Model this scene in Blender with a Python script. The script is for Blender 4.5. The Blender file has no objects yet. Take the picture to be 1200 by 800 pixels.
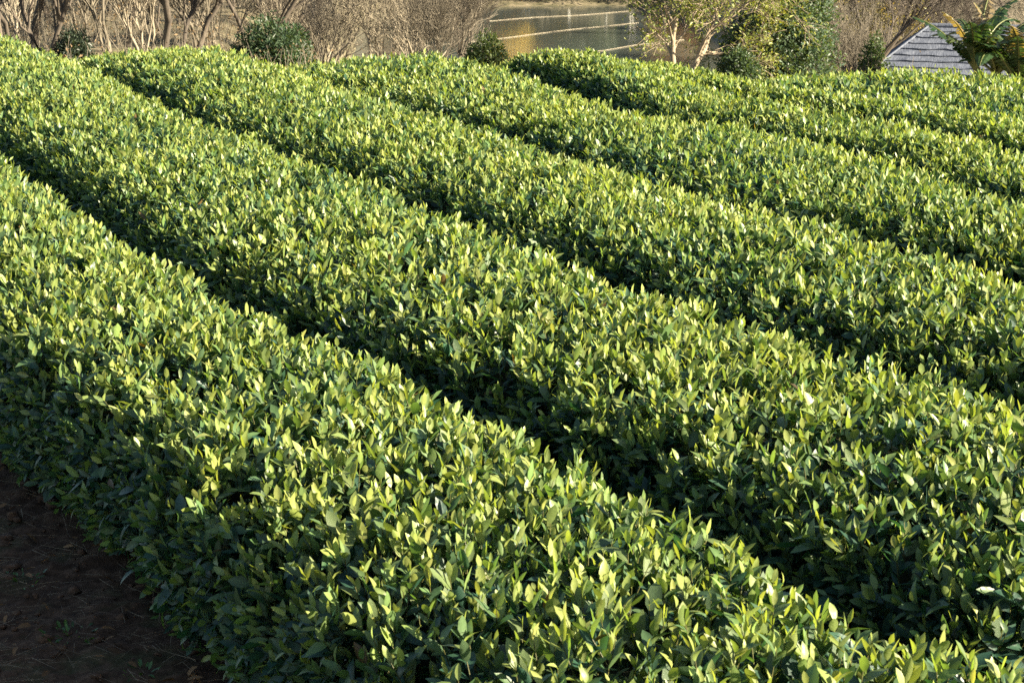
import bpy, math, random
import numpy as np
from mathutils import Vector, Matrix, noise

random.seed(7)
rng = np.random.default_rng(11)
scene = bpy.context.scene
C = scene.collection

# ------------------------------------------------------------------ camera, sky, sun, exposure
CAM_Z = 2.75
PITCH = math.atan(580 / 2333)
cam_d = bpy.data.cameras.new('camera')
cam = bpy.data.objects.new('camera', cam_d)
C.objects.link(cam)
cam.location = (0, 0, CAM_Z)
cam.rotation_euler = (math.pi / 2 - PITCH, 0, 0)
cam_d.sensor_width = 36
cam_d.lens = 70
cam_d.clip_end = 2000
cam_d.dof.use_dof = True
cam_d.dof.focus_distance = 10.0
cam_d.dof.aperture_fstop = 16.0
scene.camera = cam

SUN_AZ = math.radians(110)      # clockwise from +Y (the way the camera looks)
SUN_EL = math.radians(22)
world = bpy.data.worlds.new('World')
scene.world = world
world.use_nodes = True
wn = world.node_tree.nodes
wl = world.node_tree.links
sky = wn.new('ShaderNodeTexSky')
sky.sky_type = 'NISHITA'
sky.sun_disc = False
sky.sun_elevation = SUN_EL
sky.sun_rotation = SUN_AZ
bg = wn['Background']
wl.new(sky.outputs[0], bg.inputs[0])
bg.inputs[1].default_value = 0.05
sun_d = bpy.data.lights.new('sun', 'SUN')
sun_d.energy = 5.0
sun_d.angle = math.radians(0.5)
sun_d.color = (1.0, 0.875, 0.65)
sun = bpy.data.objects.new('sun', sun_d)
C.objects.link(sun)
sdir = Vector((math.sin(SUN_AZ) * math.cos(SUN_EL), math.cos(SUN_AZ) * math.cos(SUN_EL), math.sin(SUN_EL)))
sun.rotation_euler = (-sdir).to_track_quat('-Z', 'Y').to_euler()
scene.view_settings.view_transform = 'Standard'
scene.view_settings.look = 'None'
scene.view_settings.exposure = 2.32
scene.view_settings.gamma = 1
scene.view_settings.use_curve_mapping = False
scene.cycles.max_bounces = 8
scene.cycles.transmission_bounces = 6
scene.cycles.use_denoising = False

# ------------------------------------------------------------------ helpers
def mesh_obj(name, verts, faces, mat, parent=None, color=None, smooth=True):
    """verts (n,3) array, faces: list of index arrays all of one size, or an (m,k) array, or list of such arrays"""
    me = bpy.data.meshes.new(name)
    fill_mesh(me, verts, faces, color, smooth)
    me.materials.append(mat)
    o = bpy.data.objects.new(name, me)
    C.objects.link(o)
    if parent is not None:
        o.parent = parent
    return o

def fill_mesh(me, verts, faces, color=None, smooth=True):
    verts = np.ascontiguousarray(verts, dtype=np.float32)
    if not isinstance(faces, list):
        faces = [faces]
    faces = [np.asarray(f, dtype=np.int32) for f in faces if len(f)]
    loops = np.concatenate([f.ravel() for f in faces])
    sizes = np.concatenate([np.full(len(f), f.shape[1], np.int32) for f in faces])
    starts = np.concatenate([[0], np.cumsum(sizes)[:-1]]).astype(np.int32)
    me.vertices.add(len(verts)); me.vertices.foreach_set('co', verts.ravel())
    me.loops.add(len(loops)); me.loops.foreach_set('vertex_index', loops)
    me.polygons.add(len(sizes)); me.polygons.foreach_set('loop_start', starts)
    me.polygons.foreach_set('loop_total', sizes)
    me.polygons.foreach_set('use_smooth', np.full(len(sizes), smooth))
    if color is not None:
        ca = me.color_attributes.new('tint', 'FLOAT_COLOR', 'POINT')
        cc = np.ones((len(verts), 4), np.float32); cc[:, :3] = color
        ca.data.foreach_set('color', cc.ravel())
    me.update()
    me.validate()

def empty(name, loc=(0, 0, 0)):
    o = bpy.data.objects.new(name, None)
    o.empty_display_size = 0.2
    o.location = loc
    C.objects.link(o)
    return o

def tag(o, label=None, cat=None, group=None, kind=None):
    if label: o['label'] = label
    if cat: o['category'] = cat
    if group: o['group'] = group
    if kind: o['kind'] = kind
    return o

def new_mat(name):
    m = bpy.data.materials.new(name)
    m.use_nodes = True
    nt = m.node_tree
    return m, nt.nodes, nt.links, nt.nodes['Principled BSDF'], nt.nodes['Material Output']

def norm(v):
    return v / np.maximum(np.linalg.norm(v, axis=-1, keepdims=True), 1e-9)

# ------------------------------------------------------------------ materials
def leaf_material(name, trans=0.35, rough=0.36, spec=0.5, tcol=(1.7, 1.55, 0.5), mottle=False):
    m, n, l, b, out = new_mat(name)
    at = n.new('ShaderNodeAttribute'); at.attribute_name = 'tint'
    l.new(at.outputs['Color'], b.inputs['Base Color'])
    if mottle:
        tc = n.new('ShaderNodeTexCoord')
        nz = n.new('ShaderNodeTexNoise'); nz.inputs['Scale'].default_value = 70; nz.inputs['Detail'].default_value = 3
        l.new(tc.outputs['Object'], nz.inputs['Vector'])
        rr = n.new('ShaderNodeMapRange'); rr.inputs['To Min'].default_value = rough - .14; rr.inputs['To Max'].default_value = rough + .14
        rr.inputs['From Min'].default_value = .3; rr.inputs['From Max'].default_value = .7
        l.new(nz.outputs['Fac'], rr.inputs['Value'])
        bp = n.new('ShaderNodeBump'); bp.inputs['Strength'].default_value = .35; bp.inputs['Distance'].default_value = .004
        l.new(nz.outputs['Fac'], bp.inputs['Height']); l.new(bp.outputs[0], b.inputs['Normal'])
    b.inputs['Roughness'].default_value = rough
    if mottle: l.new(rr.outputs['Result'], b.inputs['Roughness'])
    b.inputs['Specular IOR Level'].default_value = spec
    mul = n.new('ShaderNodeMix'); mul.data_type = 'RGBA'; mul.blend_type = 'MULTIPLY'
    mul.inputs['Factor'].default_value = 1
    l.new(at.outputs['Color'], mul.inputs['A'])
    mul.inputs['B'].default_value = (*tcol, 1)
    tr = n.new('ShaderNodeBsdfTranslucent')
    l.new(mul.outputs['Result'], tr.inputs['Color'])
    mx = n.new('ShaderNodeMixShader'); mx.inputs[0].default_value = trans
    l.new(b.outputs[0], mx.inputs[1]); l.new(tr.outputs[0], mx.inputs[2])
    l.new(mx.outputs[0], out.inputs['Surface'])
    return m

def plain_noise(name, c1, c2, scale=8, rough=0.85, bump=0.3, detail=6, stretch=None, c3=None):
    m, n, l, b, out = new_mat(name)
    tc = n.new('ShaderNodeTexCoord')
    src = tc.outputs['Object']
    if stretch:
        mp = n.new('ShaderNodeMapping'); mp.inputs['Scale'].default_value = stretch
        l.new(src, mp.inputs[0]); src = mp.outputs[0]
    nz = n.new('ShaderNodeTexNoise'); nz.inputs['Scale'].default_value = scale; nz.inputs['Detail'].default_value = detail
    nz.inputs['Roughness'].default_value = 0.65
    l.new(src, nz.inputs['Vector'])
    cr = n.new('ShaderNodeValToRGB')
    cr.color_ramp.elements[0].position = 0.3; cr.color_ramp.elements[0].color = (*c1, 1)
    cr.color_ramp.elements[1].position = 0.72; cr.color_ramp.elements[1].color = (*c2, 1)
    if c3:
        e = cr.color_ramp.elements.new(0.52); e.color = (*c3, 1)
    l.new(nz.outputs['Fac'], cr.inputs[0]); l.new(cr.outputs[0], b.inputs['Base Color'])
    b.inputs['Roughness'].default_value = rough
    b.inputs['Specular IOR Level'].default_value = 0.25
    if bump:
        bp = n.new('ShaderNodeBump'); bp.inputs['Strength'].default_value = bump; bp.inputs['Distance'].default_value = 0.03
        l.new(nz.outputs['Fac'], bp.inputs['Height']); l.new(bp.outputs[0], b.inputs['Normal'])
    return m

M_TEA = leaf_material('tea_leaf', 0.36, 0.44, 0.42, (1.5, 1.5, .5), True)
M_TREELEAF = leaf_material('tree_leaf', 0.35, 0.45, 0.4)
M_DRY = leaf_material('dry_leaf', 0.3, 0.8, 0.15, (1.2, 1.1, 0.8))
M_CORE = plain_noise('hedge_dark_core_and_stems', (0.012, 0.016, 0.008), (0.035, 0.034, 0.018), 30, 0.9, 0.6)  # for the added light-blocking hull in each hedge and for its stems
M_TWIG = plain_noise('tea_stem', (0.05, 0.035, 0.02), (0.13, 0.10, 0.06), 40, 0.8, 0.2)
M_BARK = plain_noise('bark_grey_brown', (0.07, 0.06, 0.045), (0.19, 0.165, 0.125), 3, 0.9, 0.4, stretch=(3, 3, .6))
M_BARK_DARK = plain_noise('bark_dark', (0.035, 0.03, 0.026), (0.11, 0.09, 0.07), 3, 0.9, 0.4, stretch=(3, 3, .6))
M_BARK_TAN = plain_noise('bark_tan', (0.13, 0.112, 0.085), (0.30, 0.26, 0.195), 3, 0.9, 0.4, stretch=(3, 3, .6))
M_BARK_PALE = plain_noise('bark_pale', (0.16, 0.125, 0.085), (0.34, 0.28, 0.20), 3, 0.85, 0.3, stretch=(3, 3, .6))
M_WHITEWASH = plain_noise('bark_whitewashed', (0.55, 0.53, 0.48), (0.8, 0.78, 0.72), 4, 0.85, 0.2)
M_STRAW = plain_noise('straw', (0.05, 0.038, 0.025), (0.26, 0.20, 0.13), 9, 0.8, 0)
M_CLOD = plain_noise('soil_clod', (0.035, 0.02, 0.012), (0.12, 0.062, 0.032), 25, 0.95, 0.5)
M_ROOF = plain_noise('roof_shingle_grey', (0.055, 0.064, 0.088), (0.155, 0.168, 0.205), 5, 0.85, 0.4, stretch=(6, 1, 1), c3=(0.10, 0.112, 0.142))
M_WALL = plain_noise('hut_timber', (0.10, 0.07, 0.045), (0.2, 0.14, 0.09), 4, 0.85, 0.3, stretch=(6, 6, .5))
M_BOOM = plain_noise('boom_bamboo', (0.26, 0.22, 0.16), (0.42, 0.37, 0.28), 2, 0.6, 0)

def ground_material():
    m, n, l, b, out = new_mat('soil_and_litter')
    tc = n.new('ShaderNodeTexCoord')
    def nz(scale, detail=8, rough=0.65):
        x = n.new('ShaderNodeTexNoise'); x.inputs['Scale'].default_value = scale
        x.inputs['Detail'].default_value = detail; x.inputs['Roughness'].default_value = rough
        l.new(tc.outputs['Object'], x.inputs['Vector']); return x
    def ramp(src, stops):
        cr = n.new('ShaderNodeValToRGB'); el = cr.color_ramp.elements
        el[0].position, el[0].color = stops[0][0], (*stops[0][1], 1)
        el[1].position, el[1].color = stops[-1][0], (*stops[-1][1], 1)
        for p, c in stops[1:-1]:
            e = el.new(p); e.color = (*c, 1)
        l.new(src, cr.inputs[0]); return cr
    fine = nz(22); mid = nz(3.5); big = nz(0.5, 4)
    soil = ramp(fine.outputs['Fac'], [(0.3, (0.028, 0.016, 0.010)), (0.5, (0.065, 0.036, 0.020)), (0.72, (0.13, 0.075, 0.045))])
    lit = nz(1.6, 10, 0.75)
    litter = ramp(lit.outputs['Fac'], [(0.32, (0.05, 0.052, 0.03)), (0.46, (0.11, 0.098, 0.058)), (0.57, (0.175, 0.148, 0.098)), (0.74, (0.28, 0.235, 0.165))])
    moss = ramp(mid.outputs['Fac'], [(0.52, (0, 0, 0)), (0.66, (0.55, 0.55, 0.55))])
    mxm = n.new('ShaderNodeMix'); mxm.data_type = 'RGBA'
    l.new(moss.outputs[0], mxm.inputs['Factor']); l.new(soil.outputs[0], mxm.inputs['A'])
    mxm.inputs['B'].default_value = (0.045, 0.055, 0.018, 1)
    sep = n.new('ShaderNodeSeparateXYZ'); l.new(tc.outputs['Object'], sep.inputs[0])
    wob = n.new('ShaderNodeMath'); wob.operation = 'MULTIPLY_ADD'
    l.new(big.outputs['Fac'], wob.inputs[0]); wob.inputs[1].default_value = 8; l.new(sep.outputs['Y'], wob.inputs[2])
    mr = n.new('ShaderNodeMapRange'); mr.inputs['From Min'].default_value = 25.5; mr.inputs['From Max'].default_value = 29
    l.new(wob.outputs[0], mr.inputs['Value'])
    mix = n.new('ShaderNodeMix'); mix.data_type = 'RGBA'
    l.new(mr.outputs['Result'], mix.inputs['Factor']); l.new(mxm.outputs['Result'], mix.inputs['A']); l.new(litter.outputs[0], mix.inputs['B'])
    l.new(mix.outputs['Result'], b.inputs['Base Color'])
    b.inputs['Roughness'].default_value = 0.95; b.inputs['Specular IOR Level'].default_value = 0.15
    bp = n.new('ShaderNodeBump'); bp.inputs['Strength'].default_value = 0.7; bp.inputs['Distance'].default_value = 0.02
    l.new(fine.outputs['Fac'], bp.inputs['Height']); l.new(bp.outputs[0], b.inputs['Normal'])
    return m
M_GROUND = ground_material()

def water_material():
    m, n, l, b, out = new_mat('lake_water')
    b.inputs['Base Color'].default_value = (0.055, 0.062, 0.050, 1)
    b.inputs['Roughness'].default_value = 0.11
    b.inputs['IOR'].default_value = 1.33
    tc = n.new('ShaderNodeTexCoord'); mp = n.new('ShaderNodeMapping'); mp.inputs['Scale'].default_value = (0.6, 1.6, 1)
    l.new(tc.outputs['Object'], mp.inputs[0])
    nz = n.new('ShaderNodeTexNoise'); nz.inputs['Scale'].default_value = 2.5; nz.inputs['Detail'].default_value = 4
    l.new(mp.outputs[0], nz.inputs['Vector'])
    bp = n.new('ShaderNodeBump'); bp.inputs['Strength'].default_value = 0.12; bp.inputs['Distance'].default_value = 0.02
    l.new(nz.outputs['Fac'], bp.inputs['Height']); l.new(bp.outputs[0], b.inputs['Normal'])
    return m
M_WATER = water_material()

# ------------------------------------------------------------------ terrain and lake
LAKE_Z = -6.2
def sstep(a, b, x):
    t = np.clip((x - a) / (b - a), 0, 1)
    return t * t * (3 - 2 * t)

def vnoise(x, y, s, seed=0.0):
    a = np.sin(x * s * 1.0 + 1.3 + seed) * np.cos(y * s * 1.13 - .7 + seed * 2)
    b = np.sin((x * .8 + y * .6) * s * 2.17 + seed * 1.7) * .5
    c = np.sin((x * -.55 + y * .83) * s * 4.3 + 2 + seed * .3) * .27
    return (a + b + c) / 1.6

def terrain(x, y):
    x = np.asarray(x, float); y = np.asarray(y, float)
    yr = np.interp(x, [-9, -5.5, -4.9, -4.2, -3.4, -2.5, -1.6, -.3, 0, .8, 1.4, 1.8, 2.3, 3.1, 4.5, 8], [22.6, 21.2, 20.9, 20.0, 19.5, 19.4, 18.9, 18.6, 18.9, 18.7, 18.2, 17.5, 17.4, 17.6, 17.3, 17])
    e = np.clip(y - yr, 0, 400)
    crest = np.interp(e, [0, .6, 2.4, 5.5, 400], [0, -.06, -.62, -1.05, -1.05])
    left = np.minimum(crest, np.interp(y, [0, 25, 38, 60, 100, 140, 220], [0, -.6, -1.15, -2.6, -4.2, -2.0, 14]) + (y > 24) * 0)
    left = np.where(y > 26, np.interp(y, [26, 38, 60, 100, 140, 220], [-1.05, -1.25, -2.6, -4.2, -2.0, 14]), crest)
    mid = np.where(e > 4, np.interp(y, [22, 36, 50, 62, 70, 112, 117, 130, 220], [-.95, -1.65, -3.4, -6.0, -7.6, -7.6, -5.9, -4.6, 14]), crest)
    right = np.where(e > 4, np.interp(y, [21, 30, 46, 80, 120, 220], [-.95, -3.2, -5.1, -5.2, -3.5, 16]), crest)
    wl_ = sstep(-9.5, -4.0, x + .03 * (y - 60)) 
    wr_ = sstep(6.5, 11.5, x - .02 * (y - 60))
    z = left * (1 - wl_) + mid * wl_ * (1 - wr_) + right * wr_
    far = sstep(24, 40, y)
    z = z + far * (0.22 * vnoise(x, y, .35) + .1 * vnoise(x, y, 1.1, 3))
    return z

def axis(parts):
    out = [parts[0][0]]
    for a, b, st in parts:
        n = max(1, int(round((b - a) / st)))
        out += list(np.linspace(a, b, n + 1)[1:])
    return np.array(out)

gx = axis([(-260, -60, 20), (-60, -20, 4), (-20, -3.2, .8), (-3.2, -.4, .035), (-.4, 20, .8), (20, 60, 4), (60, 260, 20)])
gy = axis([(-30, 4, 2), (4.4, 9.2, .035), (9.2, 20, .6), (20, 130, 1.0), (130, 260, 6), (260, 900, 80)])
X, Y = np.meshgrid(gx, gy)
Z = terrain(X, Y)
near = (X > -3.3) & (X < -.3) & (Y > 4.3) & (Y < 9.3)
zz = np.zeros(int(near.sum()))
for i, (a, b_) in enumerate(zip(X[near], Y[near])):
    zz[i] = .030 * noise.noise((a * 3, b_ * 3, 0)) +   .038 * abs(noise.noise((a * 8, b_ * 8, 2))) + .018 * noise.noise((a * 22, b_ * 22, 5))
Z[near] += zz
ny, nx = X.shape
idx = np.arange(ny * nx).reshape(ny, nx)
gf = np.stack([idx[:-1, :-1], idx[:-1, 1:], idx[1:, 1:], idx[1:, :-1]], -1).reshape(-1, 4)
ground = mesh_obj('ground', np.stack([X, Y, Z], -1).reshape(-1, 3), gf, M_GROUND)
tag(ground, kind='structure')
lake = mesh_obj('lake', np.array([(-30, 55, LAKE_Z), (40, 55, LAKE_Z), (40, 125, LAKE_Z), (-30, 125, LAKE_Z)], float), np.array([[0, 1, 2, 3]]), M_WATER)
tag(lake, kind='structure')

# ------------------------------------------------------------------ leaf templates
def leaf_template(level, width=.42, fold=.22, curl=.25, twist=0.):
    """unit leaf: x across, y along the blade, z up from its face"""
    def wid(t): return width * .5 * (math.sin(math.pi * t ** .92) ** .72)
    st = {0: [.2, .48, .78], 1: [.30, .70], 2: [.48], 3: [.48]}[level]
    V = [(0, 0, 0)]
    for t in st:
        w = wid(t); z = -curl * t * t
        ang = twist * t
        y = t * (1 - .12 * curl * t)
        up = w * math.tan(fold)
        V += [(-w * math.cos(ang), y, z + up - w * math.sin(ang)), (0, y, z), (w * math.cos(ang), y, z + up + w * math.sin(ang))]
    V.append((0, 1 - .12 * curl, -curl))
    V = np.array(V)
    tip = len(V) - 1
    if level == 2:
        V = V[[0, 1, 3, 4]]
        return V, np.array([[0, 2, 3], [0, 3, 1]]), None
    T = [(0, 2, 1), (0, 3, 2)]
    Q = []
    for k in range(len(st) - 1):
        a = 1 + 3 * k; b = a + 3
        Q += [(a, a + 1, b + 1, b), (a + 1, a + 2, b + 2, b + 1)]
    a = tip - 3
    T += [(a, a + 1, tip), (a + 1, a + 2, tip)]
    return V, np.array(T), (np.array(Q) if Q else None)

LEAFS = {lv: [leaf_template(lv, w, f, c, t) for w, f, c, t in
              [(.46, .22, .10, .1), (.42, .32, .25, -.2), (.50, .2, .16, .3), (.39, .40, .03, 0), (.45, .28, .42, -.15), (.34, .5, -.12, .5), (.47, .35, .6, .2), (.43, .12, -.06, -.4)]]
         for lv in (0, 1, 2, 3)}

def vein_shade(V):
    """paler midrib, slightly deeper margins"""
    return np.where(np.abs(V[:, 0]) < 1e-6, 1.16, .93)

def leaf_batch(base, a, n, L, col, level, var):
    """concatenated mesh arrays of many leaves"""
    Vs, Ts, Qs, Cs = [], [], [], []
    off = 0
    b = np.cross(a, n)
    for k, (V, T, Q) in enumerate(LEAFS[level]):
        s = np.nonzero(var == k)[0]
        if not len(s): continue
        P = base[s, None, :] + L[s, None, None] * (V[None, :, 0, None] * b[s, None, :] + V[None, :, 1, None] * a[s, None, :] + V[None, :, 2, None] * n[s, None, :])
        nv = len(V)
        o = off + np.arange(len(s))[:, None, None] * nv
        Ts.append((T[None] + o).reshape(-1, 3))
        if Q is not None: Qs.append((Q[None] + o).reshape(-1, 4))
        Vs.append(P.reshape(-1, 3)); Cs.append((col[s][:, None, :] * vein_shade(V)[None, :, None]).reshape(-1, 3))
        off += nv * len(s)
    if not Vs:
        return np.zeros((0, 3)), np.zeros((0, 3), int), np.zeros((0, 4), int), np.zeros((0, 3))
    return np.concatenate(Vs), np.concatenate(Ts), (np.concatenate(Qs) if Qs else np.zeros((0, 4), int)), np.concatenate(Cs)

def join_parts(parts):
    V, T, Q, K = [], [], [], []
    off = 0
    for v, t, q, c in parts:
        if not len(v): continue
        V.append(v); K.append(c)
        if len(t): T.append(t + off)
        if len(q): Q.append(q + off)
        off += len(v)
    f = []
    if T: f.append(np.concatenate(T))
    if Q: f.append(np.concatenate(Q))
    return np.concatenate(V), f, np.concatenate(K)

def tube(pts, radii, sides=5, off=0):
    pts = np.asarray(pts, float); n = len(pts)
    d = norm(np.gradient(pts, axis=0))
    ref = np.where(np.abs(d[:, 2:3]) > .9, np.array([[1., 0, 0]]), np.array([[0., 0, 1]]))
    u = norm(np.cross(d, ref)); v = np.cross(d, u)
    an = np.arange(sides) * 2 * math.pi / sides
    ring = pts[:, None] + np.asarray(radii)[:, None, None] * (np.cos(an)[None, :, None] * u[:, None] + np.sin(an)[None, :, None] * v[:, None])
    V = ring.reshape(-1, 3)
    i = np.arange(n - 1)[:, None] * sides; j = np.arange(sides)[None]; jn = (j + 1) % sides
    F = np.stack([i + j, i + jn, i + sides + jn, i + sides + j], -1).reshape(-1, 4) + off
    return V, F

def sticks(p0, p1, r0, r1, sides=3):
    """many separate straight tapering sticks"""
    d = norm(p1 - p0)
    ref = np.where(np.abs(d[:, 2:3]) > .9, np.array([[1., 0, 0]]), np.array([[0., 0, 1]]))
    u = norm(np.cross(d, ref)); v = np.cross(d, u)
    an = np.arange(sides) * 2 * math.pi / sides
    off = np.cos(an)[None, :, None] * u[:, None] + np.sin(an)[None, :, None] * v[:, None]
    r0 = np.broadcast_to(r0, len(p0))[:, None, None]; r1 = np.broadcast_to(r1, len(p0))[:, None, None]
    V = np.concatenate([p0[:, None] + off * r0, p1[:, None] + off * r1], 1)
    j = np.arange(sides); jn = (j + 1) % sides
    F = np.stack([j, jn, sides + jn, sides + j], -1)[None] + (np.arange(len(p0)) * 2 * sides)[:, None, None]
    return V.reshape(-1, 3), F.reshape(-1, 4)

# ------------------------------------------------------------------ tea hedges
TOP = 0.78
def smooth_line(pts, step=.12):
    p = np.array(pts, float)
    for _ in range(2):      # corner cutting
        q = np.empty((2 * (len(p) - 1), 2))
        q[0::2] = .75 * p[:-1] + .25 * p[1:]; q[1::2] = .25 * p[:-1] + .75 * p[1:]
        p = np.vstack([p[:1], q, p[-1:]])
    s = np.concatenate([[0], np.cumsum(np.linalg.norm(np.diff(p, axis=0), axis=1))])
    t = np.linspace(0, s[-1], max(4, int(s[-1] / step)))
    return np.stack([np.interp(t, s, p[:, 0]), np.interp(t, s, p[:, 1])], 1)

def side_shift(line, d):
    t = norm(np.gradient(line, axis=0))
    return line + d * np.stack([-t[:, 1], t[:, 0]], 1)

# crop edges of the rows on the ground plan (metres), from the far end towards the near end
S = 0.8955
EDGE = {k: np.array(v) * S for k, v in dict(
    a0=[(-6.6, 16.6), (-4.2, 12.3), (-2.62, 9.68), (-1.92, 8.42), (-1.46, 7.58), (-1.02, 6.75), (-.25, 5.3), (.5, 3.9)],
    g1=[(-9.4, 26.2), (-6.6, 20.3), (-3.73, 14.38), (-2.47, 11.56), (-1.64, 9.95), (-1.08, 9.1), (-0.68, 8.48), (-0.14, 7.71), (0.33, 6.72), (0.66, 6.12), (.96, 5.70), (1.36, 5.1), (2.1, 4.0)],
    g2=[(-7.3, 26.6), (-6.3, 24.6), (-5.0, 21.9), (-4.11, 20.0), (-2.93, 17.03), (-1.97, 15.25), (-1.06, 13.61), (-0.2, 11.6), (0.19, 10.93), (0.62, 10.1), (0.98, 9.38), (1.3, 8.93), (1.6, 8.62), (1.85, 8.30), (2.11, 7.9), (2.9, 6.5)],
    g3=[(-4.2, 24.6), (-3.1, 22.3), (-2.4, 20.6), (-1.81, 19.27), (-1.21, 17.9), (-0.86, 17.32), (-0.42, 16.38), (0.28, 14.69), (0.62, 13.99), (1.2, 12.91), (1.74, 12.0), (2.1, 11.4), (2.3, 10.9), (2.69, 10.2), (3.6, 8.5)],
    g4=[(-1.5, 23.6), (-.5, 21.6), (0.0, 20.35), (0.33, 19.06), (0.61, 17.93), (0.95, 17.1), (1.42, 16.5), (1.88, 16.1), (2.4, 15.4), (2.71, 14.59), (2.96, 13.35), (3.18, 12.4), (3.9, 10.6)],
    g45=[(-.9, 23.7), (.2, 22.6), (.9, 21.25), (1.45, 19.9), (1.95, 18.0), (2.65, 17.15), (3.07, 16.55), (3.32, 16.0), (3.64, 15.1), (3.85, 14.5), (4.6, 12.9)],
    g5=[(0.2, 23.4), (1.0, 22.0), (1.75, 20.4), (2.23, 18.9), (2.79, 18.2), (3.45, 17.65), (3.89, 16.95), (4.2, 15.97), (4.9, 14.2)],
    g6=[(1.2, 23.0), (1.9, 21.9), (2.6, 21.2), (3.43, 20.7), (4.3, 20.4), (5.08, 20.0), (6.4, 19.0), (7.2, 17.6), (7.7, 16.0)],
).items()}

ROWS = [  # left edge, shift, right edge, label, own leaves
    ('a0', -.04, 'g1', 'tea hedge next to the bare soil, its shaded side falling to the straw-strewn earth', 300),
    ('g1', .46, 'g2', 'wide tea hedge just behind the one that borders the bare soil', 300),
    ('g2', .40, 'g3', 'tea hedge third in order from the bare soil path', 300),
    ('g3', .37, 'g4', 'tea hedge fourth from the bare soil, beside the dark upright hedge end below the lake', 300),
    ('g4', .34, 'g45', 'dark-sided tea hedge rising in front of the lake and the pale-trunked tree', 60),
    ('g45', .26, 'g5', 'short tea hedge between the dark-sided hedge and the outermost hedge near the hut', 40),
    ('g5', .32, 'g6', 'outermost tea hedge, directly below the grey-roofed hut and banana plant', 40),
]
PROFILE = np.array([(-.82, .10), (-.94, .20), (-1.0, .36), (-.98, .52), (-.895, .655), (-.73, .74), (-.42, .785), (.05, .80),
                    (.45, .79), (.80, .76), (.94, .69), (.99, .55), (1.0, .40), (.93, .22), (.80, .10)])
F_PX = 2333.0
def project(P):
    q = P - np.array([0, 0, CAM_Z])
    cp, sp = math.cos(PITCH), math.sin(PITCH)
    depth = q[..., 1] * cp - q[..., 2] * sp
    up = q[..., 1] * sp + q[..., 2] * cp
    return 600 + F_PX * q[..., 0] / depth, 400 - F_PX * up / depth, depth

class Row:
    def __init__(self, li, sh, ri, close=True):
        self.is_end = li == 'g4'
        R = side_shift(smooth_line(EDGE[ri]), .13); E0 = smooth_line(EDGE[li])
        s0 = np.arange(len(E0)) * .12
        Lr = side_shift(E0, (sh * (sstep(2.2, 6.0, s0) * 1.7 - .7 if close else np.ones(len(E0))))[:, None])
        if li == 'g4':
            Lr = side_shift(E0, np.interp(s0, [0, 1.5, 3, 6.5, 8, 10], [.15, .3, .50, .50, .28, .26])[:, None])
        D = ((R[:, None] - Lr[None]) ** 2).sum(-1)
        Lm = Lr[np.argmin(D, 1)]
        k = np.ones(9) / 9                                      # smooth matched edge
        pad = np.pad(Lm, ((4, 4), (0, 0)), mode='edge')
        Lm = np.stack([np.convolve(pad[:, i], k, 'valid') for i in (0, 1)], 1)
        Lm[0] = Lm[1]
        self.R, self.L = R, Lm
        self.close = close
        self.s = np.concatenate([[0], np.cumsum(np.linalg.norm(np.diff(R, axis=0), axis=1))])
        self.len = self.s[-1]
        self.seed = rng.random() * 20
        seg = np.linalg.norm(np.diff(PROFILE * np.array([.6, 1]), axis=0), axis=1)
        self.u = np.concatenate([[0], np.cumsum(seg)]); self.u /= self.u[-1]
    def pos(self, s, u, shrink=0.):
        rx = np.interp(s, self.s, self.R[:, 0]); ry = np.interp(s, self.s, self.R[:, 1])
        lx = np.interp(s, self.s, self.L[:, 0]); ly = np.interp(s, self.s, self.L[:, 1])
        c = np.interp(u, self.u, PROFILE[:, 0]); z = np.interp(u, self.u, PROFILE[:, 1])
        end = np.clip(np.minimum(s / .5, (self.len - s) / .3), 0, 1)
        end = np.sqrt(np.maximum(0, 1 - (1 - end) ** 2))
        lump = vnoise(s, c * .6, 3.1, self.seed); lump2 = vnoise(s, z + c, 7.3, self.seed + 5)
        half = .5 * np.hypot(rx - lx, ry - ly)
        k = 1 + (.035 * lump + .03 * lump2) / np.maximum(half, .3)
        c2 = c * k * (1 - shrink / np.maximum(half, .3)) * (.5 + .5 * end)
        tall = np.interp(s, [0, 2.2, 4.5, 6.5], [1.06, 1.09, 1.04, .98]) if self.is_end else 1.
        z2 = (z - shrink * sstep(.2, .6, z)) * (tall * .955 + .028 * lump + .025 * lump2) * (.35 + .65 * end) + terrain((rx + lx) / 2, (ry + ly) / 2)
        cx, cy = (rx + lx) / 2, (ry + ly) / 2
        return np.stack([cx + c2 * (rx - lx) / 2, cy + c2 * (ry - ly) / 2, z2], -1)
    def normal(self, s, u):
        e = .03
        ds = self.pos(np.minimum(s + e, self.len), u) - self.pos(np.maximum(s - e, 0), u)
        du = self.pos(s, np.minimum(u + e, 1)) - self.pos(s, np.maximum(u - e, 0))
        n = norm(np.cross(du, ds)); return n
    def area(self):
        return self.len * 2.6

YOUNG_LIT = np.array([0.214, 0.252, 0.066]); MID = np.array([0.093, 0.150, 0.053]); OLD_SHADE = np.array([0.023, 0.062, 0.040])  # leaf ages, with lit and shaded foliage tones put into their colours
LEAF_MESH = {}
def own_leaf_mesh(var, ci):
    key = (var, ci)
    if key not in LEAF_MESH:
        me = bpy.data.meshes.new('leaf')
        V, T, Q = LEAFS[0][var]
        a = ci / 5
        col = OLD_SHADE * (1 - a) + YOUNG_LIT * a
        fill_mesh(me, V, [T, Q], np.repeat(col[None], len(V), 0) * vein_shade(V)[:, None])
        me.materials.append(M_TEA)
        LEAF_MESH[key] = me
    return LEAF_MESH[key]

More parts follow.
